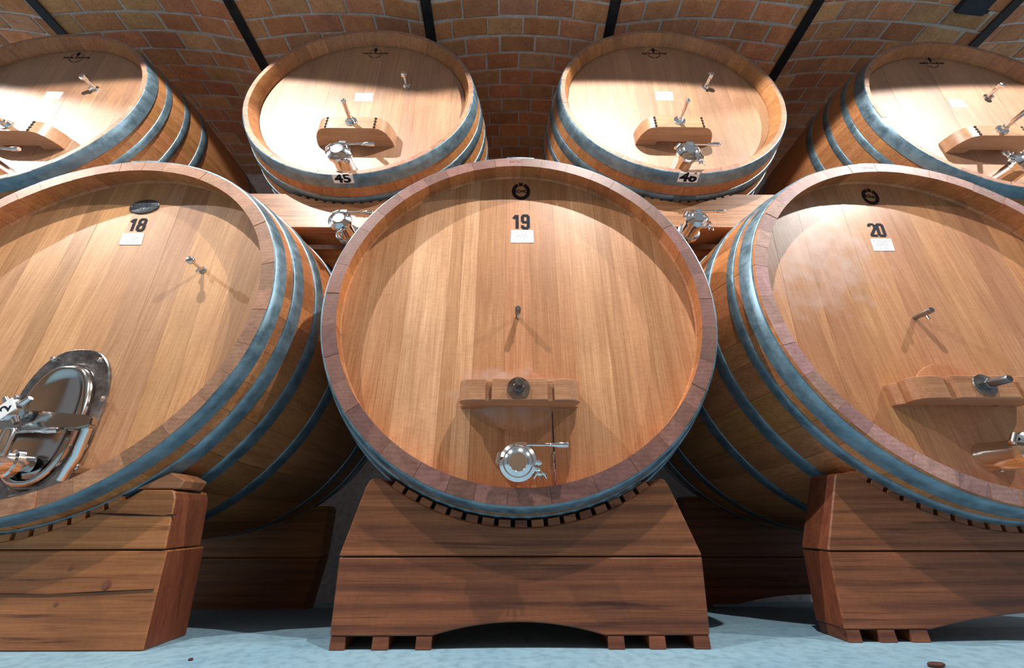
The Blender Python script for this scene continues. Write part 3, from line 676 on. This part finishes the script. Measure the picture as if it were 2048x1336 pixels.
yk = K18.part(MB().prism([(-1.905, .325), (-1.880, .338), (-1.75, .343), (-1.50, .325), (-1.462, .318), (-1.455, .285), (-1.50, .272), (-1.75, .272), (-1.880, .272), (-1.905, .285)], yb-.016, yb+.016), 'hatch_yoke', 'hatch_steel', bevel=0.006, seg=2, smooth=50)
kn = MB().lathe([(.014, -.03), (.014, .03), (.032, .032), (.040, .044), (.040, .062), (.028, .070)], (-1.700, yb, .322), (0, -1, .12), n=8)
for i in range(4):
    a = PI/4+i*PI/2; kn.tube([(-1.700+.03*math.cos(a), yb-.055, .327+.03*math.sin(a)), (-1.700+.062*math.cos(a), yb-.057, .327+.062*math.sin(a))], [.012, .008], 10)
kno = K18.part(kn, 'clamp_knob', 'steel', parent=yk, smooth=40)
K18.part(MB().prism([(-1.700, .368), (-1.668, .330), (-1.700, .292), (-1.732, .330)], yb-.0735, yb-.0705), 'diamond_plate', 'paper', parent=yk)
fr = lambda u, v, w: (-1.700-v, yb-.0737-w, .330+u)
K18.part(text_mb('2', .044, 0, 0, 0, .0005, bold=.001, frame=fr), 'lettering', 'ink', parent=yk)
K18.part(MB().tube([(-1.488, yb+.012, .300), (-1.500, yb+.03, .19), (-1.528, yb+.045, .112)], .014, 14), 'hinge_rod', 'steel', smooth=40)
K18.part(MB().prism([(-1.70, .062), (-1.645, .075), (-1.60, .10), (-1.55, .130), (-1.515, .128), (-1.515, .095), (-1.56, .078), (-1.60, .050), (-1.64, .035)], y-.028, y-.020).box(-1.560, -1.505, y-.040, y-.008, .095, .140), 'hinge_bracket', 'steel_worn', bevel=0.002)
# outlet with lever low on the hatch
K18.part(MB().lathe([(.030, -.012), (.030, .02), (.046, .022), (.046, .040), (.036, .044), (.036, .095), (.052, .10), (.052, .118), (.040, .122)], (-1.700, y-.02, .165), (-.35, -1, -.02), n=28), 'hatch_outlet', 'steel', smooth=35)
m = MB().lathe([(.018, 0), (.018, .085), (.015, .09)], (-1.712, y-.095, .185), (.05, -.1, 1), n=16)
m.tube([(-1.706, y-.10, .262), (-1.60, y-.105, .266)], .0055, 10).lathe([(.008, 0), (.0105, .02), (.0105, .055), (.009, .058)], (-1.605, y-.105, .266), (1, 0, .03), 14)
K18.part(m, 'outlet_lever', 'steel', smooth=35)
valve(K18, -1.768, y-.10, .168, 1.0, 0.09, lever=False, wing=(.6, -.7))

# upper casks
def upper(t, lx, lz, cardc, tx, tz, bx, bz0, bz1, btz, vx, vz, lean, rodt=0.0, lev=1, wing=(0.75, -0.5)):
    acorn_logo(t, lx, lz, 0.052, 0.056, 'AQUR TOLEOTE', lean)
    card(t, cardc, None)
    tap_knob(t, tx, tz, 0.10, True)
    door_bar_up(t, bx, bz0, bz1); bolt_up(t, bx+.003, btz, rodt)
    valve(t, vx, t.yh, vz, 1.28, 0.155, lever_dir=lev, wing=wing)
upper(U45, -1.022, 3.180, [(-1.088, 2.704), (-0.962, 2.705), (-1.080, 2.615), (-0.955, 2.617)], -0.737, 2.789, -0.987, 2.163, 2.268, 2.221, -1.016, 1.960, -0.03, 0.05)
upper(U46, 1.113, 3.222, [(1.047, 2.756), (1.171, 2.758), (1.039, 2.661), (1.164, 2.663)], 1.423, 2.814, 1.074, 2.203, 2.305, 2.262, 1.084, 1.985, 0.03, 0.0, 1, (.7, -.6))
upper(U44, -3.222, 3.082, [(-3.231, 2.682), (-3.119, 2.680), (-3.217, 2.595), (-3.112, 2.597)], -2.915, 2.716, -3.075, 2.109, 2.205, 2.160, -3.095, 1.890, -0.13, 0.0)
upper(U47, 3.240, 3.140, [(3.147, 2.707), (3.254, 2.704), (3.136, 2.619), (3.252, 2.621)], 3.456, 2.737, 3.110, 2.154, 2.248, 2.205, 3.115, 1.925, 0.13, 0.0, 1, (-.9, .35))
hoop_plate(U45, -1.046, -0.926, -0.006, 0.046, '45'); hoop_plate(U46, 1.024, 1.146, -0.006, 0.050, '46'); hoop_plate(U47, 3.150, 3.270, -0.006, 0.048, '47')

# ------------------------------------------------------------------ cradles under the lower row
def arc(c, r, x0, x1, n=22):
    """points of the hollow that takes the cask, x0 to x1"""
    a0, a1 = math.asin((x0-c[0])/r), math.asin((x1-c[0])/r)
    return [(c[0]+r*math.sin(a0+(a1-a0)*i/n), c[1]-r*math.cos(a0+(a1-a0)*i/n)) for i in range(n+1)]
def cradle(t_c, label, y0, dep, fz, up, low, r, joint_lift, feet, arch, wood_='cradle', teeth=17, tstep=0.066, col=(1, 1, 1), ends=False, group=None, rt=None):
    """up: (half width at joint, half width at top, top z); low: (half width bottom, half width at joint, joint z); each as (left, right) offsets from the cask axis"""
    c = t_c.c; cx = c[0]; r2 = rt or r-0.022
    t = Thing('cask_cradle', label, 'cradle', (cx, y0+dep/2, fz), group)
    (jl, jr), (tl, tr), tz = up; (bl, br), (kl, kr), jz = low
    xl = cx-math.sqrt(r*r-(c[1]-tz)**2); xr = cx+math.sqrt(r*r-(c[1]-tz)**2)
    poly = [(cx+jl, jz+.0015), (cx+jr, jz+.0015), (cx+tr+.008, tz-.03), (cx+tr-.004, tz-.006), (cx+tr-.014, tz)]+arc(c, r, xl, xr)[::-1]+[(cx+tl+.014, tz), (cx+tl+.004, tz-.006), (cx+tl-.008, tz-.03)]
    t.part(MB().prism(poly, y0, y0+dep, 0, 1 if ends else None), 'upper_beam', [wood_, 'cradle_end'] if ends else wood_, bevel=0.004, col=col)
    q = 0.9*rv(.9, 1.05)
    zb = fz+(0.035 if feet else 0)
    poly = [(cx+bl, zb)]
    if arch:
        (a0, a1, ah) = arch
        poly += [(cx+a0+(a1-a0)*i/14, zb+ah*(1-abs(2*i/14-1)**2.0)) for i in range(15)]
    poly += [(cx+br, zb), (cx+kr, jz-.0015), (cx+kl, jz-.0015)]
    t.part(MB().prism(poly, y0+.002, y0+dep+(.012 if ends and not feet else 0), 0, 1 if ends else None), 'lower_beam', [wood_, 'cradle_end'] if ends else wood_, bevel=0.004, col=(col[0]*q, col[1]*q*.93, col[2]*q*.92))
    if feet:
        for f0, f1 in feet: t.part(MB().box(cx+f0, cx+f1, y0+.004, y0+dep-.004, fz, zb), 'foot', wood_, bevel=0.002, col=(col[0]*.8, col[1]*.7, col[2]*.75))
    for i in range(teeth):
        a = (i-(teeth-1)/2)*tstep; w = 0.021
        if abs(cx+r*math.sin(a)-cx) > (xr-xl)/2-.004: continue
        pts = []
        for rr, da in ((r+.001, -w/r), (r+.001, w/r), (r2, w/r), (r2, -w/r)): pts.append((cx+rr*math.sin(a+da), c[1]-rr*math.cos(a+da)))
        t.part(MB().prism(pts, y0+.002, y0+dep-.002), 'tooth_block', wood_, bevel=0.0015, col=(col[0]*rv(.8, 1.1),)*3)
    return t
def sc_(a, k): return tuple(x*k for x in a)
G3 = 'cask cradles'
cradle(K19, 'reddish oak cradle with six short feet in front under cask 19', 1.450, 0.17, FL, ((-.597, .597), (-.536, .518), .121), ((-.585, .577), (-.596, .596), -.1195), .864, 0,
       [(-.582, -.536), (-.455, -.405), (-.323, -.275), (.262, .312), (.388, .438), (.524, .574)], (-.277, .255, .034), ends=True, group=G3)
cradle(K20, 'reddish oak cradle with short feet in front under cask 20', 1.510, 0.135, FL, ((-.742, .742), (-.630, .630), .146), ((-.765, .765), (-.740, .740), -.109), .868, 0,
       [(-.760, -.716), (-.659, -.603), (-.555, -.496), (.496, .555), (.603, .659), (.716, .760)], (-.480, .480, .047), teeth=21, ends=True, group=G3)
cr18 = cradle(K18, 'orange pine cradle with a split beam and dark red end in front under cask 18', 1.452, 0.165, FL, ((-.655, .655), (-.625, .625), .083), ((-.690, .690), (-.662, .662), -.0995), .862, 0, None, None, 'cradle_pine', teeth=17, ends=True, group=G3)
# the long split and its ragged edge in the pine beam
mb = MB()
for (xa_, za_, xb_, zb_, w) in ((-1.42, .010, -1.17, .002, .004), (-1.17, .002, -1.125, .006, .003), (-2.2, -.213, -1.45, -.221, .0014), (-1.45, -.221, -1.115, -.208, .002)):
    mb.prism([(xa_, za_-w*.3), ((xa_+xb_)/2, (za_+zb_)/2-w), (xb_, zb_-w*.4), (xb_, zb_+w*.2), ((xa_+xb_)/2, (za_+zb_)/2+w*.5)], 1.4508, 1.456)
cr18.part(mb, 'split', 'brand')
for kx, kz, kr in ((-1.268, -.195, .013), (-1.40, -.15, .006), (-1.40, -.245, .006)):
    cr18.part(MB().lathe([(kr, 0), (kr, .0040), (kr*.6, .0048)], (kx, 1.456, kz), (0, -1, 0), 14), 'knot', 'cradle_end')
RY = 2.795; RF = floor_z(RY)
RS = [('rear pine cradle in the shadow behind the left cradle, under cask 18', K18, ((-.60, .60), (-.59, .59), .06), ((-.56, .56), (-.60, .60), -.235), None, 'cradle_pine'),
      ('rear oak cradle in the shadow behind the middle cradle, under cask 19', K19, ((-.60, .60), (-.52, .52), .10), ((-.58, .58), (-.60, .60), -.235), [(-.58, -.53), (-.45, -.40), (.40, .45), (.53, .58)], 'cradle'),
      ('rear oak cradle in the shadow behind the right cradle, under cask 20', K20, ((-.74, .74), (-.66, .66), .12), ((-.76, .76), (-.74, .74), -.235), [(-.76, -.71), (-.65, -.60), (.60, .65), (.71, .76)], 'cradle')]
for lb, kc, up, low, ft, wd in RS:
    cradle(kc, lb, RY, 0.14, floor_z(RY+.14), up, low, .862, 0, ft, (-.45, .45, .05) if ft else None, wd, teeth=17, group=G3)
wg = Thing('wooden_wedge', 'small pale wooden wedge on the left cradle, jammed under cask 18', 'wedge', (-1.20, 1.52, .085))
wg.part(MB().prism([(-1.300, .086), (-1.150, .086), (-1.140, .116), (-1.196, .141)], 1.458, 1.575), 'wedge', 'bar', bevel=0.004, col=(.95, .85, .8))

# ------------------------------------------------------------------ saddle timbers carrying the upper row
def saddle(label, kc, xs4, zt, zb, y0, y1, hi=True):
    c = kc.c; s = (y0+y1)/2-kc.y0; r = kc.prof(s)+.012
    t = Thing('saddle_timber', label, 'timber', ((xs4[1]+xs4[2])/2, (y0+y1)/2, zb), 'timbers under the upper row')
    w = math.sqrt(max(r*r-(c[1]-zt)**2, 0.01))
    if c[0]-w < xs4[0]+.02: w = c[0]-xs4[0]-.03
    poly = [(xs4[1], zb), (xs4[2], zb), (xs4[3], zt)]+arc(c, r, c[0]-w, c[0]+w, 20)[::-1]+[(xs4[0], zt)]
    t.part(MB().prism(poly, y0, y1), 'beam', 'timber', bevel=0.004)
    for i in range(11):
        a = (i-5)*0.07
        if abs(r*math.sin(a)) > w-.02: continue
        pts = [(c[0]+rr*math.sin(a+d/r), c[1]-rr*math.cos(a+d/r)) for rr, d in ((r+.001, -.018), (r+.001, .018), (r-.010, .018), (r-.010, -.018))]
        t.part(MB().prism(pts, y0+.003, y1-.003), 'tooth_block', 'timber', col=(.85, .8, .75))
    return t
for lab, kc, xs4, zt, zb in (('oak saddle timber with white glare, left of the middle lower cask', U45, (-1.72, -1.335, -.495, -.22), 1.835, 1.564),
                             ('oak saddle timber with a knot, right of the middle lower cask', U46, (.42, .575, 1.395, 1.79), 1.862, 1.588),
                             ('oak saddle timber under the far left cask of the upper row', U44, (-3.75, -3.55, -2.225, -1.84), 1.735, 1.565),
                             ('oak saddle timber under the far right cask of the upper row', U47, (1.94, 2.31, 3.60, 3.80), 1.775, 1.585)):
    saddle(lab, kc, xs4, zt, zb, 1.82, 1.985)
# wedge blocks in the gaps between neighbouring casks, carrying the timbers
for lab, xm, pl in (('dark wooden block wedged between the left and middle casks of the lower row', -.905, [(-.985, 1.25), (-.775, 1.25), (-.66, 1.41), (-.50, 1.562), (-1.31, 1.562), (-1.12, 1.425)]),
                    ('dark wooden block wedged between the middle and right casks of the lower row', .975, [(.87, 1.25), (1.035, 1.25), (1.165, 1.425), (1.365, 1.586), (.59, 1.586), (.74, 1.425)])):
    t = Thing('spacer_block', lab, 'block', (xm, 2.15, 1.25), 'spacer blocks between the casks')
    t.part(MB().prism(pl, 2.02, 2.30), 'block', 'cradle_pine', bevel=0.004)

# steel pipe valves standing between the casks
for lab, x, z, ld, wing in (('steel pipe valve in the gap left of cask 19, below cask 45', -.908, 1.438, 1, (.45, -.8)), ('steel pipe valve in the gap right of cask 19, below cask 46', 1.028, 1.466, 1, (.8, -.5))):
    t = Thing('pipe_valve', lab, 'valve', (x, 1.72, z), 'pipe valves between the casks')
    valve(t, x, 1.715, z, 1.05, 0.125, lever_dir=ld, wing=wing, collar=True)
    t.part(MB().tube([(x, 1.715, z), (x, 2.018, z)], .040, 24), 'pipe', 'steel_worn', smooth=40)

# small debris on the floor
t = Thing('bark_chip', 'small reddish brown chip lying on the blue floor at the right', 'chip', (1.154, 1.297, FL))
t.part(MB().vprism([(1.128, 1.300), (1.135, 1.291), (1.155, 1.289), (1.172, 1.296), (1.180, 1.300), (1.160, 1.308), (1.140, 1.307)], FL, FL+.010), 'chip', 'chip', bevel=0.003)
t = Thing('bark_chip', 'tiny dark crumb lying on the blue floor right of the left cradle', 'chip', (-.885, 1.372, FL))
t.part(MB().vprism([(-.892, 1.370), (-.884, 1.366), (-.877, 1.372), (-.884, 1.379)], FL, FL+.006), 'chip', 'chip', bevel=0.002)
